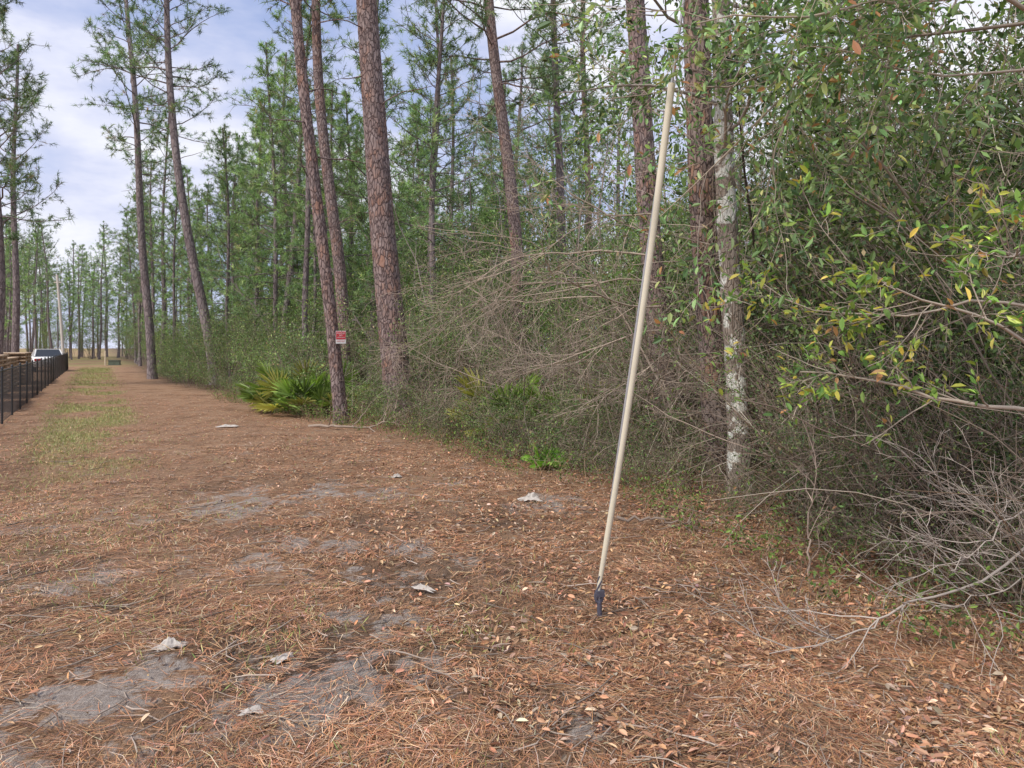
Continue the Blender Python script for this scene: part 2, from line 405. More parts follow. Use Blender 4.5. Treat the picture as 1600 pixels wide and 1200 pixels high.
def put_shrub(kind,x,y,sc,rot=None):
    rot=rng.uniform(0,6.28) if rot is None else rot
    loc=(x,y,H1(x,y));k=rng.integers(0,99)
    if kind=='bare':
        return single('bare_shrub','leafless tangled shrub with brown twigs','shrub',bare[k%4][0],loc,rot,sc,'bare shrubs of the thicket')
    if kind=='thin':
        return single('thin_sapling','thin straight leafless sapling between the pines','tree',thin[k%4][0],loc,rot,sc,'thin saplings among the pines')
    pr,lab,nm,g={'ever':(ever,'tall evergreen shrub with small dark leaves','evergreen_shrub','evergreen shrubs of the thicket'),
       'dense':(dense,'dense dark evergreen shrub full of thin stems','evergreen_shrub','evergreen shrubs of the thicket'),
       'sparse':(sparse,'thin grey green shrub with sparse leaves','grey_green_shrub','grey green shrubs along the wood edge'),
       'hard':(hard,'slim hardwood tree with light green leaves','hardwood_tree','hardwood trees among the pines'),
       'low':(low,'low leafy shrub on the pine straw','low_shrub','low shrubs along the wood edge'),
       'bramble':(bramble,'low twiggy bramble spilling onto the straw','bramble_shrub','brambles at the thicket foot')}[kind]
    m=pr[k%len(pr)]
    if kind=='hard': return thing(nm,lab,'tree',[('trunk',m[0]),('crown',m[1])],loc,rot,sc,g)
    return thing(nm,lab,'shrub',[('stems',m[0]),('foliage',m[1])],loc,rot,sc,g)
def blocked(x,y,R,ymax=23):
    return any(y<hy+.3 and abs(x/y-hx/hy)<(R+hr)/y for hx,hy,hr in heroes if hy<ymax)
def nearpair(x,y,R): return y<9.2 and abs(x/y-.302)<(R+.25)/y
ns={k:0 for k in ('bare','ever','dense','sparse','hard','low','bramble','thin')}
def tryput(kind,s,t,sc,R):
    x,y=xy(s,t)
    if y<2.5: return
    u=ucoord(x,y)
    if not(-60<u<1800): return
    if R and blocked(x,y,R): return
    ns[kind]+=1;put_shrub(kind,x,y,sc)
# wall of evergreens beside the camera
t=-3.
while t<7.0:
    for k,off in enumerate([.9,1.6,2.5,3.6,5.0,6.8,8.6]):
        s=edge(t)+off+rng.uniform(-.3,.3);x,y=xy(s,t+rng.uniform(-.4,.4))
        if y<3.9 or y>30: continue
        u=ucoord(x,y)
        if u>1900: continue
        sc=[.36,.62,.85,1.05,1.2,1.35,1.4][k]*rng.uniform(.8,1.2)
        if u<1240 and y<9.6: continue
        if blocked(x,y,.25+.62*sc): continue
        if k==0 and rng.random()<.5: 
            ns['bare']+=1;put_shrub('bare',x,y,rng.uniform(.4,.65));continue
        ns['dense']+=1;put_shrub('dense',x,y,sc)
    t+=.95
t=1.2
while t<13:
    for off in (.15,.65,1.2):
        if rng.random()<.85:
            s=edge(t)+off+rng.uniform(-.2,.25);x,y=xy(s,t+rng.uniform(-.25,.25))
            big=rng.uniform(.35,.6) if off<.3 else rng.uniform(.5,.85)
            if nearpair(x,y,.55): big=.28
            if y>3.9 and ucoord(x,y)<1800: ns['bramble']+=1;put_shrub('bramble',x,y,big)
    t+=.62
t=6.
while t<46:
    e=edge(t)
    lft=t>19
    for off,kind,sc,R,pr in [(.5,'low',rng.uniform(.5,.95),0,.9),(1.0,'sparse',rng.uniform(.35,.6)*(1.5 if lft else 1),.4,.75),(1.2,'bare',rng.uniform(.5,.8),0,.1 if lft else .4),(1.8,'sparse',rng.uniform(.5,.85),.5,.6),(2.1,'bare',rng.uniform(.7,1.05),0,.1 if lft else .45),
            (2.8,'sparse',rng.uniform(.75,1.1),.6,.75),(3.5,'ever',rng.uniform(.45,.85),.7,.7),(3.9,'bare',rng.uniform(.9,1.2),0,0 if lft else .35),(5.,'ever',rng.uniform(.7,1.05),.7,.9),(7.5,'ever',rng.uniform(.85,1.3),.7,.8)]:
        if off<3 and kind!='bare' and nearpair(*xy(e+off,t),.5): continue
        if rng.random()<pr: tryput(kind,e+off+rng.uniform(-.4,.4),t+rng.uniform(-.5,.5),sc,R)
    t+=1.1 if t<20 else 1.8
t=4.
while t<60:
    tryput('ever',edge(t)+rng.uniform(10,12),t+rng.uniform(-1,1),1.35*rng.uniform(.8,1.2),.9)
    if rng.random()<.8: tryput('hard',edge(t)+rng.uniform(6,10),t,rng.uniform(.6,.9),.7)
    if rng.random()<.9: tryput('hard',edge(t)+rng.uniform(11,20),t,rng.uniform(.8,1.2),.5)
    t+=1.8
for k in range(60):
    tryput('thin',edge(30)+rng.uniform(3,18),rng.uniform(8,46),rng.uniform(.7,1.3),.15)
t=46.
while t<100:
    tryput('ever',edge(t)+rng.uniform(1,6),t,rng.uniform(.6,.9),0);tryput('ever',edge(t)+rng.uniform(8,16),t,rng.uniform(.8,1.1),0)
    t+=3.
for k in range(60):
    s=rng.uniform(-75,8);t=rng.uniform(92,125);x,y=xy(s,t)
    if -60<ucoord(x,y)<330: put_shrub('ever',x,y,rng.uniform(.7,1.4))
print(ns,time.time()-T0)

def lichen_tree():
    rs=np.random.default_rng(33);A=Acc();B=Acc();LP=[]
    z=np.linspace(-.2,9,90);path=np.stack([-.043*z+.02*np.sin(z*1.3),.0*z+.03*np.sin(z),z],1)
    rad=.125*(1-.4*z/9)*(1+.3*np.exp(-np.clip(z,0,9)/.2))*(1+.03*np.sin(z*7))
    tube(A,path,rad,20)
    tr=Acc();P=dict(seg=[8,6,4],wob=.2,up=[.0,.0,-.02],n=[9,6,0],max=2,ll=1,lr=.42,ang=(.4,1.1),sides=[6,4,3],col=(.40,.35,.31),rmin=.002,tip=.2);P['from']=.3
    for zz,az,Ln in [(3.7,-2.0,1.8),(3.9,-.9,1.8),(4.2,-2.4,1.9),(4.5,-1.5,2.1),(4.9,-2.6,1.9),(5.4,.3,2),(5.8,-2.4,1.9),(6.4,-.5,2),(7.2,2,2)]:
        grow(tr,LP,(-.043*zz,0,zz),(math.cos(az),math.sin(az),.1),Ln,.024,0,P,rs)
    leafset(B,LP,5200,.078,[(.12,.19,.09),(.17,.25,.12),(.07,.115,.06),(.28,.28,.13)],[4,3,3,.7],rs,True,.06,.42)
    return A.build('lichen_trunk',M_lichen),tr.build('lichen_limbs',M_twig),B.build('lichen_crown',M_leaf)
lt=lichen_tree()
thing('hardwood_tree','slim grey hardwood spotted with white lichen beside a pine','tree',[('trunk',lt[0]),('limb',lt[1]),('crown',lt[2])],(2.48,8.0,0))

def sweeping():
    rs=np.random.default_rng(77);A=Acc();LP=[]
    P=dict(seg=[14,9,6,4],wob=.13,up=[-.016,-.022,-.02,0],n=[13,6,3,0],max=3,ll=9,lr=.42,ang=(.3,.95),sides=[6,4,3,3],col=(.43,.355,.29),rmin=.0022,tip=.15,rr=.55);P['from']=.1
    for (p,d,Ln,r) in [((0,0,-.1),(-.2,-.1,1),3.4,.03)]:
        grow(A,LP,p,d,Ln,r,2,P,rs)
    for (p,d,Ln,r) in [((-.45,-.1,2.75),(-1,-.15,.15),2.9,.015),((-.35,-.1,2.4),(-1,.1,.12),3.3,.016),((-.3,-.1,2.1),(-1,-.2,-.02),3.1,.015),((-.3,0,1.8),(-1,0,-.15),2.7,.013),
                       ((-.3,0,3.0),(-.9,.3,.35),2.6,.012),((-.3,0,3.3),(-1,.1,.1),2.4,.012),((-.2,0,1.5),(-1,-.1,-.3),2.3,.012),((-.2,0,1.9),(-.7,-.4,-.5),1.7,.010)]:
        grow(A,LP,p,d,Ln,r,0,P,rs)
    return A.build('bare_branches',M_twig)
single('bare_understory_tree','leafless small tree with pale sweeping branches','tree',sweeping(),(2.2,9.5,0))
def arching():
    rs=np.random.default_rng(78);A=Acc();LP=[]
    P=dict(seg=[12,7,4],wob=.13,up=[-.035,-.015,0],n=[10,5,0],max=2,ll=9,lr=.38,ang=(.3,.95),sides=[5,3,3],col=(.35,.28,.23),rmin=.0022,tip=.15,rr=.6);P['from']=.2
    for k in range(9):
        a=rs.uniform(0,6.28)
        grow(A,LP,(.1*math.cos(a),.1*math.sin(a),-.1),(math.cos(a)*.8,math.sin(a)*.6,1),rs.uniform(2.2,3.8),.014,0,P,rs)
    return A.build('arching_stems',M_twig)
ar=arching()
for x,y,sc,r in [(.2,13.6,1.0,1.7),(3.9,11,1.,4.4),(4.6,7.6,1.,5.3),(1.6,12.8,1.25,3.3),(-.4,16,1.25,2.2),(2.3,12.4,1.1,.4),(3.7,6.0,.75,1.1),(3.5,7.0,.85,2.9),(3.6,4.9,.6,4.),(4.3,6.2,1.05,.2)]:
    single('arching_shrub','arching leafless shrub with brown stems','shrub',ar,(x,y,H1(x,y)),r,sc,'arching bare shrubs')

A=Acc();rs=np.random.default_rng(91)
for k in range(2500):
    t=rs.uniform(-2,20) if k%4==0 else rs.uniform(0,8);s=edge(t)+rs.uniform(.1,3.8);x,y=xy(s,t)
    if y<3.7: continue
    lowv=abs(ucoord(x,y)-1130)<110 and y<9.3
    if lowv and rs.random()<.5: continue
    Ln=rs.uniform(.8,3.2)*(1.1 if t<6 else .7)*(.3 if lowv else 1)
    s0=s-edge(t)
    zt=(min(3.4,.6+s0*1.3) if t<7 else 1.6)
    if lowv: zt=.5
    z0=rs.choice([0,rs.uniform(0,zt)],p=[.45,.55])
    a=rs.uniform(0,6.28)
    d=np.array([math.cos(a),math.sin(a),rs.uniform(.3,2.2) if z0==0 else rs.uniform(-.6,.5)]);d=nrm(d)
    p=np.array([x,y,z0+H1(x,y)]);pts=[p];nsg=8;cv=rs.normal(0,.09,3)
    for i in range(nsg):
        d=nrm(d+cv+rs.normal(0,.13,3));p=p+d*Ln/nsg;pts.append(p)
    r=rs.uniform(.0018,.0065)
    c=np.array([(.40,.33,.27),(.24,.185,.15),(.54,.47,.39),(.33,.24,.17)])[rs.integers(0,4)]
    tube(A,pts,np.linspace(r,r*.5,nsg+1),3,c*rs.uniform(.5,1.15))
v=obj('vine_tangle',A.build('vine_tangle',M_twig));stuff(v);v['label']='tangle of thin brown vines and stems';v['category']='vines'

A=Acc();B=Acc();rs=np.random.default_rng(92);LP=[]
P=dict(seg=[5,3],wob=.2,up=[0,0],n=[4,0],max=1,ll=0,lr=.4,ang=(.4,1.1),sides=[3,3],col=(.34,.24,.17),rmin=.0012,tip=.4);P['from']=.3
for k in range(950):
    t=rs.uniform(-1,24);s=edge(t)+rs.exponential(.9)-.8;x,y=xy(s,t)
    if y<3.: continue
    grow(A,LP,(x,y,H1(x,y)),(rs.normal(0,.4),rs.normal(0,.4),1),rs.uniform(.12,.5),.003,0,P,rs)
o=obj('undergrowth_stems',A.build('undergrowth_stems',M_twig));stuff(o);o['label']='thin weed stems at the wood edge';o['category']='undergrowth'
leafset(B,LP,16000,.036,[(.14,.22,.06),(.21,.31,.08),(.09,.13,.05),(.26,.14,.08)],[4,2.5,3,1.2],rs,True,.04,.5)
o=obj('undergrowth_leaves',B.build('undergrowth_leaves',M_leaf));stuff(o);o['label']='small green weed leaves at the wood edge';o['category']='undergrowth'

# ------------------------------------------------------------------ near leafy sapling reaching in from the thicket
def sapling():
    rs=np.random.default_rng(120);A=Acc();B=Acc();G=Acc();LY=[];LG=[]
    P=dict(seg=[10,6,4],wob=.15,up=[.0,.05,.04],n=[12,5,0],max=2,ll=2,lr=.34,ang=(.5,1.2),sides=[7,5,4],col=(.42,.355,.295),rmin=.0016,tip=.25,rr=.5);P['from']=.25
    z=np.linspace(-.1,5.2,30);pth=np.stack([.06*np.sin(z*1.1)+.02*z,.05*np.sin(z*.9),z],1)
    tube(A,pth,np.linspace(.045,.015,30),9,(.3,.25,.21))
    grow(A,LY,(0,0,1.2),(-1,-.3,.34),1.4,.014,0,P,rs)
    grow(A,LY,(0,0,1.5),(-1,-.45,.5),1.6,.011,0,P,rs)
    grow(A,LY,(0,0,1.75),(-1,-.5,.42),1.65,.010,0,P,rs)
    grow(A,LY,(0,0,2.1),(-1,-.4,.15),1.5,.009,0,P,rs)
    P['n']=[15,7,0];P['up']=[0,-.01,-.03]
    for zz,d,Ln,r in [(3.35,(-1,-.05,-.22),2.4,.014),(3.6,(-1,.1,-.02),2.7,.012),(3.1,(-1,-.4,.05),1.6,.009),(3.9,(-.9,-.2,-.25),2.5,.012),(4.1,(-1,.3,-.15),2.8,.012),(3.7,(-.8,.6,-.1),2.4,.011),(4.3,(-1,0,-.3),2.8,.012),(3.5,(-.5,-.5,-.05),1.7,.01),(3.4,(-1,.2,-.1),2.6,.011)]:
        grow(A,LG,(pth[min(29,int((zz+.1)/5.3*29))][0],0,zz),d,Ln,r,0,P,rs)
    leafset(B,LY,950,.060,[(.28,.31,.07),(.15,.24,.06),(.42,.35,.09),(.085,.15,.045),(.32,.18,.09)],[2.5,4,1.1,3.2,.5],rs,True,.02,.42,.18)
    leafset(G,LG,6000,.060,[(.13,.205,.095),(.19,.28,.125),(.075,.12,.06),(.28,.31,.13),(.32,.17,.10)],[4,3.2,2.8,1,.5],rs,True,.035,.42,.2)
    return A.build('sapling_trunk',M_twig),B.build('yellow_foliage',M_leaf),G.build('green_foliage',M_leaf)
sp=sapling()
thing('oak_sapling','small leafy sapling with yellowing leaves reaching over the straw','tree',[('trunk',sp[0]),('yellow_crown',sp[1]),('green_crown',sp[2])],(3.0,4.0,0))

def deadbranch(seed,main,r,n=9,lr=.35,col=(.44,.385,.34)):
    rs=np.random.default_rng(seed);A=Acc()
    main=np.array(main,float);k=np.linspace(0,len(main)-1,16)
    pts=np.stack([np.interp(k,range(len(main)),main[:,i]) for i in range(3)],1)+rs.normal(0,.014,(16,3))
    tube(A,pts,np.linspace(r,r*.25,16),7,col,cap=True)
    P=dict(seg=[7,5,3],wob=.18,up=[.01,.0,0],n=[4,2,0],max=2,ll=9,lr=.45,ang=(.3,1.0),sides=[5,4,3],col=col,rmin=.0013,tip=.2,rr=.6);P['from']=.2
    for i in range(n):
        j=rs.integers(3,15);d=nrm(pts[j]-pts[j-1]);pr=nrm(np.cross(d,rs.normal(0,1,3)));pr[2]=abs(pr[2])*.8
        grow(A,[],pts[j],d*.8+pr*.8,np.linalg.norm(main[-1]-main[0])*lr*rs.uniform(.5,1.2),r*.45,0,P,rs)
    return A.build('dead_branch',M_twig)
single('dead_branch','pale dead branch resting on pine straw','branch',deadbranch(1,[(3.2,4.3,.55),(2.6,4.0,.34),(2.05,3.9,.2),(1.75,3.8,.11),(1.3,3.72,.05)],.009,9,.3))
single('dead_branch','bleached forked branch hanging over the straw','branch',deadbranch(2,[(3.3,4.3,1.0),(2.9,4.1,.72),(2.5,3.9,.55),(2.25,3.8,.42)],.007,16,.5))
single('dead_branch','bleached twiggy branch at the thicket foot','branch',deadbranch(3,[(3.1,4.5,.3),(2.9,4.2,.5),(2.6,3.9,.6)],.006,16,.6))
single('dead_branch','grey twiggy branch leaning out of the brush','branch',deadbranch(13,[(3.4,4.4,.2),(3.0,4.1,.32),(2.5,3.9,.28),(2.2,3.9,.2)],.006,16,.5))
single('dead_branch','broken grey stick on pine straw','branch',deadbranch(4,[(.95,6.6,.04),(1.3,6.5,.08),(1.6,6.3,.05)],.016,5,.3,(.25,.2,.17)))
single('dead_branch','brown fallen branch beside the pines','branch',deadbranch(5,[(-3.9,14.2,.05),(-3.2,13.6,.12),(-2.6,13.5,.1),(-2.0,13.9,.3)],.03,9,.4,(.33,.26,.21)))
single('dead_branch','thin upright dead stem in the leaf litter','branch',deadbranch(6,[(2.02,5.0,.0),(2.06,5.1,.35),(2.12,5.1,.8)],.009,7,.4,(.42,.33,.27)))
single('fallen_log','dark rotting log in a hollow','log',deadbranch(7,[(1.0,10.5,-.1),(1.8,10.6,-.12),(2.5,10.7,.0)],.09,3,.3,(.05,.04,.035)))
single('dead_branch','short dark stick lying on the track','branch',deadbranch(8,[(-1.45,5.35,.02),(-1.2,5.5,.03),(-.9,5.65,.02)],.008,3,.25,(.33,.25,.2)))

# ------------------------------------------------------------------ palmettos
def palmetto(seed,nf=16,R=.42,pet=.55,gcol=((.14,.205,.055),(.20,.28,.07),(.31,.30,.09))):
    rs=np.random.default_rng(seed);A=Acc();B=Acc()
    for k in range(nf):
        a=k*2.4+rs.uniform(-.3,.3);el=rs.uniform(.35,1.35)
        d=np.array([math.cos(a)*math.cos(el),math.sin(a)*math.cos(el),math.sin(el)])
        Lp=pet*rs.uniform(.6,1.3);p0=np.array([rs.normal(0,.06),rs.normal(0,.06),0.]);
        p1=p0+d*Lp*.5;p2=p1+nrm(d+[0,0,-.12])*Lp*.5
        tube(A,[p0,p1,p2],[.008,.006,.005],4,(.22,.26,.1))
        ax=nrm(p2-p1);side=nrm(np.cross(ax,[0,0,1.]+rs.normal(0,.3,3)));up=np.cross(side,ax)
        nb=20;r=R*rs.uniform(.7,1.15);c=np.array(gcol[rs.choice(3,p=[.5,.36,.14])])*rs.uniform(.7,1.2)
        th=np.linspace(-1.75,1.75,nb)+rs.normal(0,.03,nb)
        D=nrm(np.cos(th)[:,None]*ax+np.sin(th)[:,None]*side+up*(.12*np.abs(np.sin(th)))[:,None]+rs.normal(0,.05,(nb,3)))
        Ln=r*(.75+.25*np.cos(th))
        Nn=nrm(up+rs.normal(0,.25,(nb,3)))
        leaves(B,np.tile(p2,(nb,1)),D,Nn,Ln,np.full(nb,r*.085),np.clip(c*(1+rs.normal(0,.12,(nb,1))),.01,1),True)
    return A.build('palmetto_stalks',M_twig),B.build('palmetto_fronds',M_leaf)
pm=[palmetto(1),palmetto(2,20,.48,.6),palmetto(3,14,.4,.5,((.1,.16,.05),(.13,.2,.06),(.24,.22,.09)))]
for x,y,sc,k in [(-5.5,17.3,1.0,0),(-4.9,17.0,1.05,1),(-4.35,16.9,1.0,0),(-5.6,18.1,1.25,1),(-4.6,17.8,1.35,0),
                 (.35,12.5,1.1,0),(.85,12.3,1.1,1),(-.1,12.9,1.2,1),(1.2,12.0,1.0,2),(.3,11.9,.8,0)]:
    thing('saw_palmetto','green fan leaved palmetto clump at the wood edge','palmetto',[('stalk',pm[k][0]),('fronds',pm[k][1])],(x,y,H1(x,y)),rng.uniform(0,6),sc,'saw palmetto clumps')
pms=palmetto(9,10,.24,.12,((.19,.34,.06),(.24,.40,.08),(.22,.3,.09)))
thing('saw_palmetto','small bright green palmetto seedling on straw','palmetto',[('stalk',pms[0]),('fronds',pms[1])],(.5,9.8,H1(.5,9.8)),0,1.05)

# ------------------------------------------------------------------ ground
def sandmask(x,y):
    m=np.zeros_like(x)
    for cx,cy,sx,sy,w in [(-1.3,5.5,1.1,.5,.95),(-2.8,7.1,1.3,.7,.8),(-1.93,3.2,.5,.6,1.05),(-.75,4.0,.5,.8,.95),(-3.1,4.9,.8,.45,.9),(.2,7.4,.7,.55,.8),(-2.1,7.9,1.3,.8,.7),(-4.5,6.5,1.1,.7,.5),(-.6,8.5,.9,.6,.55),(-2.9,3.5,.6,.5,.8),(-1.0,3.3,.6,.35,.85),(.2,3.0,.5,.3,.5)]:
        m=np.maximum(m,w*np.exp(-((x-cx)/sx)**2-((y-cy)/sy)**2))
    f=fbm(x,y,2.8,3);g=fbm(x,y,11,9)
    return np.clip(m*np.clip((f-.35)*4.,0,1)*np.clip((g-.31)*3.4,0,1)*1.45,0,1)
def soilshademask(x,y):
    m=np.zeros_like(x)
    for cx,cy,sx,sy,w in [(-1.05,3.75,.9,.65,1.1),(-2.6,4.3,.9,.6,.9),(-.4,5.0,.9,.5,.9),(-3.6,5.2,1,.7,.7),(-1.6,6.4,1.5,.6,.8),(.5,3.2,.6,.4,.7),(1.7,11.1,1.3,.9,1.2),(.9,4.6,.8,.5,.6),(-.2,6.6,.9,.5,.7),(1.5,7.4,.8,.6,.7),(-3.2,8.8,1.5,.7,.5)]:  # soil patches, plus shade painted dark in the log hollow
        m=np.maximum(m,w*np.exp(-((x-cx)/sx)**2-((y-cy)/sy)**2))
    return np.clip(m*np.clip((fbm(x,y,3.1,33)-.3)*4,0,1),0,1)
def grassmask(x,y):
    s,t=st(x,y)
    g=np.exp(-((s+.15)/.85)**4)*np.clip((t-6)/12,.15,1)
    g=np.maximum(g,np.clip((t-60)/10,0,1))
    g=g*np.clip(fbm(x,y,.9,20)*3.8-1.35,0,1)*1.2
    return np.clip(g,0,1)
n=480;uu=np.linspace(-1,1,n);b=7.2;a=420/math.sinh(b);g=a*np.sinh(b*uu)
X,Y=np.meshgrid(g-.3,g+4.5)
def micro(x,y): return (.045*(fbm(x,y,4,2)-.5)+.024*(fbm(x,y,14,12)-.5))*np.exp(-(x**2+y**2)/900)
Z=hgt(X,Y)+micro(X,Y)
A=Acc();i=np.arange(n-1)[:,None]*n;j=np.arange(n-1)[None,:]
F=np.stack([i+j,i+j+1,i+n+j+1,i+n+j],-1).reshape(-1,4)
s_,t_=st(X,Y)
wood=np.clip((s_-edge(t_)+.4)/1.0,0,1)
C=np.stack([sandmask(X,Y),grassmask(X,Y),np.maximum(wood,soilshademask(X,Y))],-1).reshape(-1,3)
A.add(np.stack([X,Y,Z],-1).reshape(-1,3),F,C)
m,nt,out=newmat('pine_straw_ground')
at=N(nt,'Attribute',attribute_name='Col');sc_=N(nt,'SeparateColor');L(nt,at.outputs['Color'],sc_.inputs[0])
tc=N(nt,'TexCoord');O=tc.outputs['Object']
n1=noi(nt,O,1.3,6,.65);n2=noi(nt,O,26,6,.75)
mp=N(nt,'Mapping');mp.inputs['Scale'].default_value=(14,120,50);mp.inputs['Rotation'].default_value=(0,0,.5);L(nt,O,mp.inputs[0])
n3=noi(nt,mp.outputs[0],1,3,.7)
mp2=N(nt,'Mapping');mp2.inputs['Scale'].default_value=(110,16,50);mp2.inputs['Rotation'].default_value=(0,0,.9);L(nt,O,mp2.inputs[0])
n4=noi(nt,mp2.outputs[0],1,3,.7)
fib=mth(nt,'MAXIMUM',n3,n4)
straw=ramp(nt,fib,[(.38,(.10,.06,.04)),(.52,(.32,.18,.105)),(.68,(.55,.35,.22))])
straw=mixc(nt,ramp(nt,n1,[(.45,0.),(.7,.5)]),straw,(.44,.31,.21))
straw=mixc(nt,ramp(nt,n1,[(.3,.75),(.46,0.)]),straw,(.12,.075,.05))
dirt=ramp(nt,n2,[(.3,(.10,.075,.06)),(.7,(.33,.265,.22))])
straw=mixc(nt,ramp(nt,n2,[(.48,0.),(.7,.6)]),straw,dirt)
sand=ramp(nt,n2,[(.3,(.24,.20,.18)),(.7,(.56,.51,.47))])
gr=ramp(nt,fib,[(.38,(.13,.125,.05)),(.55,(.31,.29,.12)),(.7,(.46,.40,.2))])
gf=mth(nt,'ADD',sc_.outputs[1],mth(nt,'MULTIPLY',mth(nt,'SUBTRACT',n2,.5),1.1))
c=mixc(nt,ramp(nt,gf,[(.25,0.),(.8,.8)]),straw,gr)
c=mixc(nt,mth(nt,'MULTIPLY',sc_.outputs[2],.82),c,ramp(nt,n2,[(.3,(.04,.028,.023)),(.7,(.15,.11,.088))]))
sf=mth(nt,'ADD',sc_.outputs[0],mth(nt,'MULTIPLY',mth(nt,'SUBTRACT',n2,.5),1.5))
c=mixc(nt,ramp(nt,sf,[(.26,0.),(.6,.8)]),c,sand)
p=N(nt,'BsdfPrincipled');p.inputs['Roughness'].default_value=.95;p.inputs['Specular IOR Level'].default_value=.1
L(nt,c,p.inputs['Base Color'])
bp=N(nt,'Bump');bp.inputs['Strength'].default_value=1.0;bp.inputs['Distance'].default_value=.025
L(nt,mth(nt,'ADD',fib,n2),bp.inputs['Height']);L(nt,bp.outputs[0],p.inputs['Normal']);L(nt,p.outputs[0],out.inputs[0])
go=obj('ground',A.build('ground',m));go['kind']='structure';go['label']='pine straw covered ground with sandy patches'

def sector(n,y0,y1,rs,k=.78):
    y=np.exp(rs.uniform(math.log(y0),math.log(y1),n));x=rs.uniform(-1,1,n)*(k*y+.5);return x,y
rs=np.random.default_rng(200)
x,y=sector(330000,2.2,24,rs)
keep=rs.random(len(x))>np.clip(sandmask(x,y)*.9+soilshademask(x,y)*.6,0,.78)
s_,t_=st(x,y);keep&=rs.random(len(x))>grassmask(x,y)*.6
matf=fbm(x,y,1.6,40)*.5+fbm(x,y,4.5,44)*.5
keep&=rs.random(len(x))<np.clip((matf-.32)*4.,.14,1)
x=x[keep];y=y[keep];matf=matf[keep];n=len(x)
th=rs.uniform(0,math.pi,n)*.8+vn(x,y,1.5,60)*4;bd=rs.normal(0,.3,n);Ln=rs.uniform(.04,.17,n);w=(.0007+.00021*y)*rs.uniform(.7,1.2,n)
z=hgt(x,y)+rs.uniform(.003,.028,n)+micro(x,y)
V=np.zeros((n,6,3));q=np.stack([x,y,z],1);tt=th.copy();rise=rs.normal(0,.13,n)
for k in range(3):
    dx,dy=np.cos(tt),np.sin(tt)
    ww=w*(1 if k<2 else .5)
    V[:,2*k,0]=q[:,0]-dy*ww;V[:,2*k,1]=q[:,1]+dx*ww;V[:,2*k,2]=q[:,2]
    V[:,2*k+1,0]=q[:,0]+dy*ww;V[:,2*k+1,1]=q[:,1]-dx*ww;V[:,2*k+1,2]=q[:,2]
    q=q+np.stack([dx*Ln/2,dy*Ln/2,rise*Ln/2*(1 if k==0 else -.6)],1);tt=tt+bd
b6=(np.arange(n)*6)[:,None];F=np.concatenate([b6+np.array([0,1,3,2]),b6+np.array([2,3,5,4])])
C=palette(n,[(.46,.225,.115),(.32,.155,.085),(.59,.37,.225),(.18,.105,.075),(.60,.47,.35)],[4,3,2.4,2.5,1.1],rs,.22)*(.60+.72*fbm(x,y,2.6,90))[:,None]
A=Acc();A.add(V.reshape(-1,3),F,np.repeat(C,6,0),0,False)
o=obj('pine_straw',A.build('pine_straw',M_dry));stuff(o);o['label']='fallen reddish brown pine needles';o['category']='pine straw'
x,y=sector(60000,2.3,13,rs)
s_,t_=st(x,y)
dn=np.clip((s_-1.0)/2.0,.05,1)*np.clip(fbm(x,y,1.8,80)*3.4-.85,.1,1)
keep=rs.random(len(x))<dn;x=x[keep];y=y[keep];n=len(x)
P_=np.stack([x,y,hgt(x,y)+micro(x,y)+rs.uniform(.008,.034,n)],1)
D=nrm(np.stack([rs.normal(0,1,n),rs.normal(0,1,n),rs.normal(0,.3,n)],1));Nn=nrm(np.stack([rs.normal(0,.55,n),rs.normal(0,.55,n),np.ones(n)],1))
Lz=rs.uniform(.022,.058,n)
A=Acc();leaves(A,P_,D,Nn,Lz,Lz*rs.uniform(.3,.5,n),palette(n,[(.42,.225,.13),(.50,.32,.20),(.25,.14,.085),(.34,.26,.195),(.58,.43,.31)],[4,2.6,3,1.8,.7],rs,.25),True)
o=obj('leaf_litter',A.build('leaf_litter',M_dry));stuff(o);o['label']='dry tan fallen leaves';o['category']='leaf litter'
n=80000;t=np.exp(rs.uniform(math.log(4),math.log(60),n));s=rs.uniform(-1.7,1.3,n);x,y=xy(s,t)
keep=(rs.random(n)<grassmask(x,y)*1.1)&(y>2);x=x[keep];y=y[keep]
x2,y2=sector(40000,2.4,16,rs);k2=rs.random(len(x2))<np.clip(fbm(x2,y2,1.5,140)*4-2.3,0,1)*.9;x=np.concatenate([x,x2[k2]]);y=np.concatenate([y,y2[k2]]);n=len(x)
Lb=rs.uniform(.03,.075,n)*(1+.01*y);D=nrm(np.stack([rs.normal(0,.7,n),rs.normal(0,.7,n),np.ones(n)],1))
A=Acc();leaves(A,np.stack([x,y,hgt(x,y)+micro(x,y)],1),D,nrm(rs.normal(0,1,(n,3))),Lb,.004+.0003*y,palette(n,[(.30,.31,.10),(.22,.28,.09),(.44,.37,.19),(.38,.26,.15)],[3,2.4,2,1.5],rs,.2),False)
o=obj('grass',A.build('grass',M_grass));stuff(o);o['label']='thin yellow green grass on the track';o['category']='grass'
A=Acc()
x,y=sector(1500,2.4,15,rs)
for a_,b_ in zip(x,y):
    th=rs.uniform(0,6.28);Ln=rs.uniform(.05,.33);pts=[];p=np.array([a_,b_,H1(a_,b_)+.02])
    for i in range(4):
        pts.append(p);th+=rs.normal(0,.3);p=p+np.array([math.cos(th),math.sin(th),rs.normal(0,.08)])*Ln/3
    tube(A,pts,np.linspace(.0037,.002,4)*rs.uniform(.4,1.5),4,np.array((.38,.31,.26))*rs.uniform(.3,1.3))
o=obj('twig_litter',A.build('twig_litter',M_twig));stuff(o);o['label']='small fallen twigs';o['category']='twigs'
print('ground',time.time()-T0)

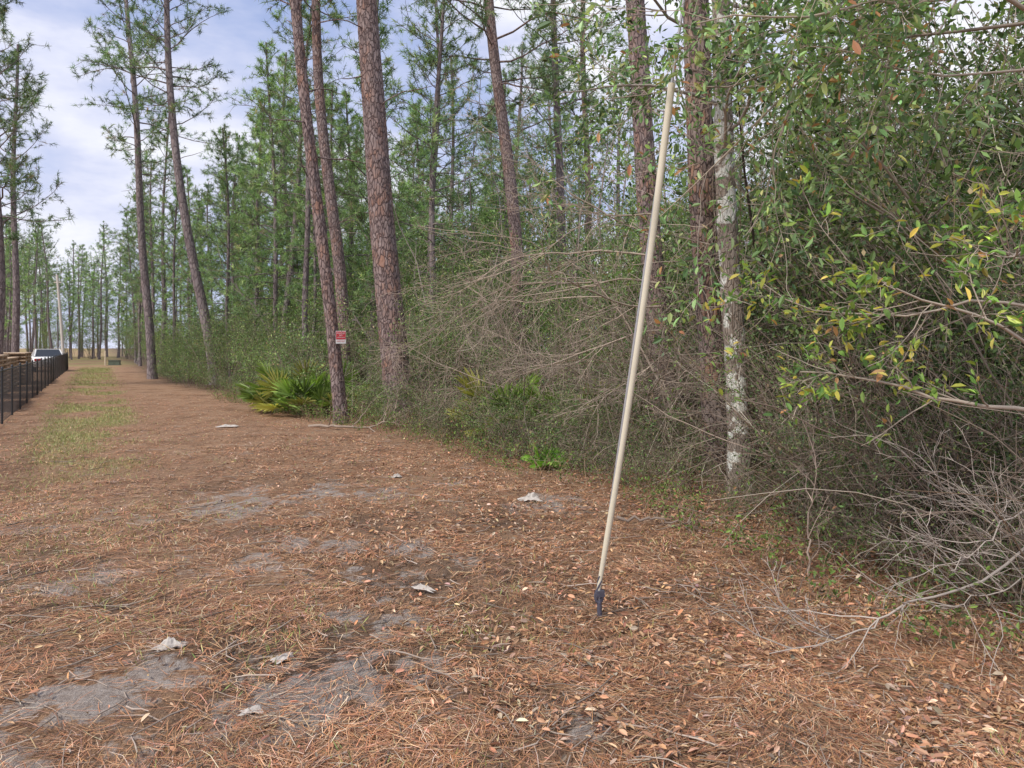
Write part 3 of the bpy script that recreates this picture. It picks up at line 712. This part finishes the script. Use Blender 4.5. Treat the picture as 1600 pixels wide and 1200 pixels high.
M_scrap=simple('weathered_paper',(.48,.44,.40),.9,.4,16,bump=.4)
def scrap(seed,w,l,h):
    rs=np.random.default_rng(seed);k=13;A=Acc();u,v=np.meshgrid(np.linspace(-1,1,k),np.linspace(-1,1,k))
    f=rs.uniform(0,9)
    rad=.5+.8*vn(u*1.5+9,v*1.5+9,1.6,f)
    Z=h*(vn(u,v,2.3,f)+.6*vn(u,v,6.,f+3))*np.clip(1.25-np.sqrt(u*u+v*v),0,1)-.002
    A.add(np.stack([u*w*rad,v*l*rad,Z],-1).reshape(-1,3),np.stack([(np.arange(k-1)[:,None]*k+np.arange(k-1)[None,:]+o_) for o_ in (0,1,k+1,k)],-1).reshape(-1,4),(.6,.6,.6),0,False)
    return A.build('scrap',M_scrap)
for i,(x,y,w,l,h,r) in enumerate([(-1.79,3.87,.08,.04,.045,.3),(-1.16,3.72,.065,.035,.03,.9),(-1.14,3.22,.05,.025,.025,.2),(.19,7.5,.11,.07,.07,0),(-.57,4.75,.08,.018,.03,-.5),(-5.6,14.5,.2,.09,.05,.1),(-1.4,8.9,.06,.04,.04,.4)]):
    single('bleached_scrap','crumpled off white scrap lying on pine straw','litter',scrap(300+i,w,l,h),(x,y,H1(x,y)+.012),r,1,'pale scraps on the ground')

# ------------------------------------------------------------------ guy wire guard
M_pvc=simple('weathered_plastic',(.66,.61,.48),.5,.15,5)
M_dark=simple('dark_galvanised',(.12,.12,.16),.6,.3,30,.5,.4)
M_wire=simple('steel_wire',(.38,.38,.40),.5,.2,30,.3)
A=Acc();pb=np.array([.505,4.3,.17]);pt=np.array([.89,4.1,3.06]);k=np.linspace(0,1,40)[:,None]
pts=pb+(pt-pb)*k+np.array([.02,0,0])*np.sin(k*math.pi)
rr=.0170+.0035*k[:,0];rr[:5]*=np.linspace(.72,1,5)
tube(A,pts,rr,20)
tube(A,pts[::-1],rr[::-1]-.004,20)
guard=A.build('plastic_guard',M_pvc)
A=Acc();d=nrm(pt-pb);tube(A,[np.array([.515,4.31,-.1]),pb+d*.02,pt,pt+d*6],.0085,8);wire=A.build('guy_wire',M_wire)
A=Acc()
tube(A,[(.518,4.31,-.15),(.514,4.305,.0),(.51,4.30,.10)],[.015,.015,.014],12,cap=True)
a_=np.linspace(0,2*math.pi,17);ring=np.stack([.508+.020*np.cos(a_),np.full(17,4.298),.135+.036*np.sin(a_)],1);tube(A,ring,.010,8)
for q in range(3): tube(A,[pb+d*(-.05)+np.array([.010*math.cos(q*2.1+zz*30),.010*math.sin(q*2.1+zz*30),0])+d*zz for zz in np.linspace(0,.14,14)],.006,6)
box(A,(.512,4.29,.155),(.05,.03,.035),.3);tube(A,[(.485,4.285,.155),(.54,4.3,.155)],.009,8,cap=True)
anchor=A.build('anchor_clamp',M_dark)
thing('guy_wire_guard','leaning off white plastic guy wire guard anchored in pine straw','guy wire',[('guard_tube',guard),('wire',wire),('anchor',anchor)],(0,0,0))

# ------------------------------------------------------------------ fence
M_black=simple('black_coated_steel',(.04,.042,.048),.5,.3,5)
e=bpy.data.objects.new('chain_link_fence',None);COL.objects.link(e);x0,y0=xy(-1.68,10);e.location=(x0,y0,0);e.rotation_euler=(0,0,math.atan2(.871,-.491))
e['label']='black chain link fence along the grassy track';e['category']='fence'
Lf=46.5;Hf=1.1
A=Acc();tube(A,[(0,0,-.3),(0,0,Hf+.03)],.021,10,cap=True);tube(A,[(0,0,Hf+.03),(0,0,Hf+.05),(0,0,Hf+.075)],[.027,.025,.01],10,cap=True);pmh=A.build('fence_post',M_black)
for k in range(24):
    obj('post',pmh,e,(k*Lf/23,0,0))
A=Acc();tube(A,[(0,0,Hf-.01),(Lf,0,Hf-.01)],.017,8);tube(A,[(0,0,.06),(Lf,0,.06)],.005,5);obj('rail',A.build('fence_rail',M_black),e)
A=Acc();k0=np.arange(-Hf,Lf,.11)
for sgn in (1,-1):
    p0=np.stack([k0,np.full(len(k0),.009*sgn),np.full(len(k0),.05)],1) if sgn>0 else np.stack([k0,np.full(len(k0),.009*sgn),np.full(len(k0),Hf-.03)],1)
    p1=p0.copy();p1[:,0]+=Hf;p1[:,2]+=sgn*(Hf-.08);w=.0018
    q=nrm(np.array([-sgn*1.,0,1.]))*w;yv=np.array([0,w,0])
    V=np.stack([p0-q,p0+yv,p0+q,p0-yv,p1-q,p1+yv,p1+q,p1-yv],1);b8=(np.arange(len(k0))*8)[:,None]
    A.add(V.reshape(-1,3),np.concatenate([b8+np.array(f) for f in ([0,1,5,4],[1,2,6,5],[2,3,7,6],[3,0,4,7])]))
obj('wire_mesh',A.build('fence_mesh',M_black),e)

M_wood=simple('bare_lumber',(.55,.40,.27),.8,.3,6);M_wht=simple('white_paint',(.75,.75,.75),.4,.08,3)
ang=math.atan2(.871,-.491)
def lumber(seed,n=6,layers=7):
    rs=np.random.default_rng(seed);A=Acc()
    for l in range(layers):
        for k in range(n):
            box(A,(rs.normal(0,.05),(k-(n-1)/2)*.19,.18+l*.14),(3.6+rs.normal(0,.1),.17,.045),rs.normal(0,.004))
        for q in (-1.2,0,1.2): box(A,(q,0,.11+l*.14),(.09,n*.19,.09))
    return A.build('lumber',M_wood)
for i,(s,t) in enumerate([(-3.0,23),(-3.1,27.6),(-3.2,32.3),(-3.1,37.5)]):
    x,y=xy(s,t);single('lumber_stack','stack of bare boards behind a black fence','lumber',lumber(i,6,9 if i%2 else 8),(x,y,-.02),ang,1,'lumber stacks')
def car():
    M_g=simple('car_glass',(.03,.035,.04),.15,.1,3);M_t=simple('tyre_rubber',(.02,.02,.02),.8,.1,5);M_r=simple('rear_lamp',(.4,.02,.02),.3,.1,5)
    prof=[(-2.25,.32),(-2.27,.62),(-2.2,.86),(-1.7,.93),(-.9,.94),(1.0,.92),(1.7,.82),(2.15,.72),(2.25,.5),(2.2,.3)]
    A=Acc();k=len(prof);ys=[-.86,-.82,-.7,.7,.82,.86];zs=[.93,.98,1,1,.98,.93];V=[]
    for yy,f in zip(ys,zs): V+= [(px*f,yy,.3+(pz-.3)*(f if abs(yy)>.75 else 1)) for px,pz in prof]
    F=[[a*k+b,a*k+(b+1)%k,(a+1)*k+(b+1)%k,(a+1)*k+b] for a in range(5) for b in range(k)]
    A.add(V,F);A.add([V[i] for i in range(k)],[list(range(k))[::-1]],smooth=False);A.add([V[5*k+i] for i in range(k)],[list(range(k))],smooth=False)
    body=A.build('car_body',M_wht)
    def cab(z0,z1,i0,sh):
        A=Acc();lo=[(-1.75+sh,-.74),(1.1-sh,-.74),(1.1-sh,.74),(-1.75+sh,.74)];hi=[(-1.05,-.6),(.25,-.6),(.25,.6),(-1.05,.6)]
        f=lambda a,b,u:(a[0]*(1-u)+b[0]*u,a[1]*(1-u)+b[1]*u)
        A.add([(*f(a,b,z0),.93+.45*z0) for a,b in zip(lo,hi)]+[(*f(a,b,z1),.93+.45*z1) for a,b in zip(lo,hi)],[[0,1,5,4],[1,2,6,5],[2,3,7,6],[3,0,4,7],[4,5,6,7]],smooth=False);return A
    glass=cab(-.03,.93,0,0).build('car_glass',M_g)
    A=Acc();box(A,(-.4,0,1.37),(1.35,1.24,.05))
    for sx in (-1,1):
        tube(A,[(-1.75,.75*sx,.92),(-1.07,.62*sx,1.35)],.04,6);tube(A,[(1.1,.75*sx,.92),(.27,.62*sx,1.35)],.035,6);tube(A,[(-.4,.755*sx,.93),(-.4,.62*sx,1.35)],.03,6)
    roof=A.build('car_roof',M_wht)
    A=Acc();tube(A,[(0,-.11,0),(0,-.1,0),(0,.1,0),(0,.11,0)],[.28,.32,.32,.28],20,cap=True);wh=A.build('wheel',M_t)
    A=Acc();box(A,(0,0,0),(.06,.34,.14));lamp=A.build('rear_lamp',M_r)
    return body,glass,roof,wh,lamp
cb=car();x,y=-29.4,46.5
c_=thing('parked_car','white sedan parked behind the black fence','car',[('body',cb[0]),('windows',cb[1]),('roof',cb[2])],(x,y,0),ang+.12,1)
for wy in (-.62,.62): obj('rear_lamp',cb[4],c_,(-2.24,wy,.74))
for wx in (-1.4,1.4):
    for wy in (-.76,.76): obj('wheel',cb[3],c_,(wx,wy,.32))

M_pale=simple('pale_weathered_wood',(.58,.53,.47),.8,.15,6)
A=Acc();tube(A,[(0,0,-.3),(-.22,0,3),(-.5,0,6.4)],[.1,.09,.075],10,cap=True);box(A,(-.46,0,5.9),(.5,.06,.06))
thing('utility_pole','pale leaning wooden pole at the end of the track','pole',[('pole_shaft',A.build('pole_shaft',M_pale))],(-30.4,50,0))
M_gc=simple('green_cabinet_paint',(.12,.15,.11),.6,.15,3)
A=Acc();box(A,(0,0,.24),(1.0,.7,.48));box(A,(0,0,.505),(1.08,.78,.05));box(A,(0,-.36,.25),(.03,.02,.38));box(A,(0,0,.02),(1.2,.9,.06))
single('utility_cabinet','low dull green utility cabinet beside the track','utility box',A.build('cabinet',M_gc),(-32.4,60,0),.3,.8)
A=Acc();tube(A,[(0,0,-.2),(0,0,1.05),(.01,0,1.2)],[.06,.06,.03],8,cap=True);box(A,(0,-.065,.85),(.1,.01,.2),mat=0)
single('marker_post','short cream marker post beside the track','post',A.build('marker',simple('cream_plastic',(.6,.5,.36),.6,.1,4)),(-32.6,59,0))

# ------------------------------------------------------------------ sign on slender pine
M_red=simple('sign_red',(.55,.03,.05),.5,.1,9);M_w=simple('sign_white',(.75,.75,.75),.5,.06,9)
A=Acc();box(A,(0,0,0),(.25,.004,.32));plate=A.build('sign_plate',M_w)
A=Acc();box(A,(0,-.005,.045),(.236,.003,.20));panel=A.build('sign_panel',M_red)
sg=thing('posted_sign','small red and white no trespassing sign on a pine','sign',[('plate',plate),('red_panel',panel)],(-3.47,14.92,1.77),.35,.8)
def text(body,size,z,mat):
    cu=bpy.data.curves.new('lettering','FONT');cu.body=body;cu.size=size;cu.align_x='CENTER';cu.extrude=.0008
    o=bpy.data.objects.new('lettering_src',cu);COL.objects.link(o);dg=bpy.context.evaluated_depsgraph_get()
    me=bpy.data.meshes.new_from_object(o.evaluated_get(dg));bpy.data.objects.remove(o)
    me.materials.clear();me.materials.append(mat)
    q=obj('lettering',me,sg,(0,-.0085,z));q.rotation_euler=(math.pi/2,0,0)
text('POSTED',.058,.08,M_w);text('NO',.05,.03,M_w);text('TRESPASSING',.034,-.02,M_w)
text('KEEP OUT',.045,-.115,M_red)
bpy.context.view_layer.update()

# ------------------------------------------------------------------ world, sun, camera
w=bpy.data.worlds.new('World');scene.world=w;w.use_nodes=True;nt=w.node_tree
for q in list(nt.nodes): nt.nodes.remove(q)
out=nt.nodes.new('ShaderNodeOutputWorld')
sky=N(nt,'TexSky');sky.sky_type='NISHITA';sky.sun_disc=False
b1=N(nt,'Background');b1.inputs[1].default_value=.15;L(nt,sky.outputs[0],b1.inputs[0])
tc=N(nt,'TexCoord');mp=N(nt,'Mapping');mp.inputs['Scale'].default_value=(1,1,2.6);mp.inputs['Location'].default_value=(.3,.1,0);L(nt,tc.outputs['Generated'],mp.inputs[0])
c1=noi(nt,mp.outputs[0],2.6,6,.55)
cc=ramp(nt,c1,[(.33,(.42,.51,.84)),(.48,(.66,.70,.90)),(.60,(.93,.94,1.0))])
b2=N(nt,'Background');b2.inputs[1].default_value=1.08;L(nt,cc,b2.inputs[0])
mx=N(nt,'MixShader');mk=ramp(nt,c1,[(.3,.6),(.5,1.)]);L(nt,mk,mx.inputs[0]);L(nt,b1.outputs[0],mx.inputs[1]);L(nt,b2.outputs[0],mx.inputs[2]);L(nt,mx.outputs[0],out.inputs[0])
sl=bpy.data.lights.new('sun','SUN');sl.energy=3.3;sl.angle=math.radians(8);sl.color=(1,.94,.84)
so=bpy.data.objects.new('sun',sl);COL.objects.link(so)
sd=Vector((-.5,-.5,.85)).normalized();so.rotation_euler=(-sd).to_track_quat('-Z','Y').to_euler();so.location=(0,0,30)
sky.sun_rotation=math.atan2(sd.x,sd.y);sky.sun_elevation=math.asin(sd.z)
cam=bpy.data.cameras.new('camera');co=bpy.data.objects.new('camera',cam);COL.objects.link(co)
cam.lens=25.875;cam.sensor_width=36;cam.shift_y=-.0375;cam.clip_end=1500;cam.clip_start=.05
co.location=(0,0,1.6);co.rotation_euler=(math.pi/2,0,0);scene.camera=co
scene.view_settings.view_transform='Standard';scene.view_settings.look='None';scene.view_settings.exposure=0
print('done',time.time()-T0)
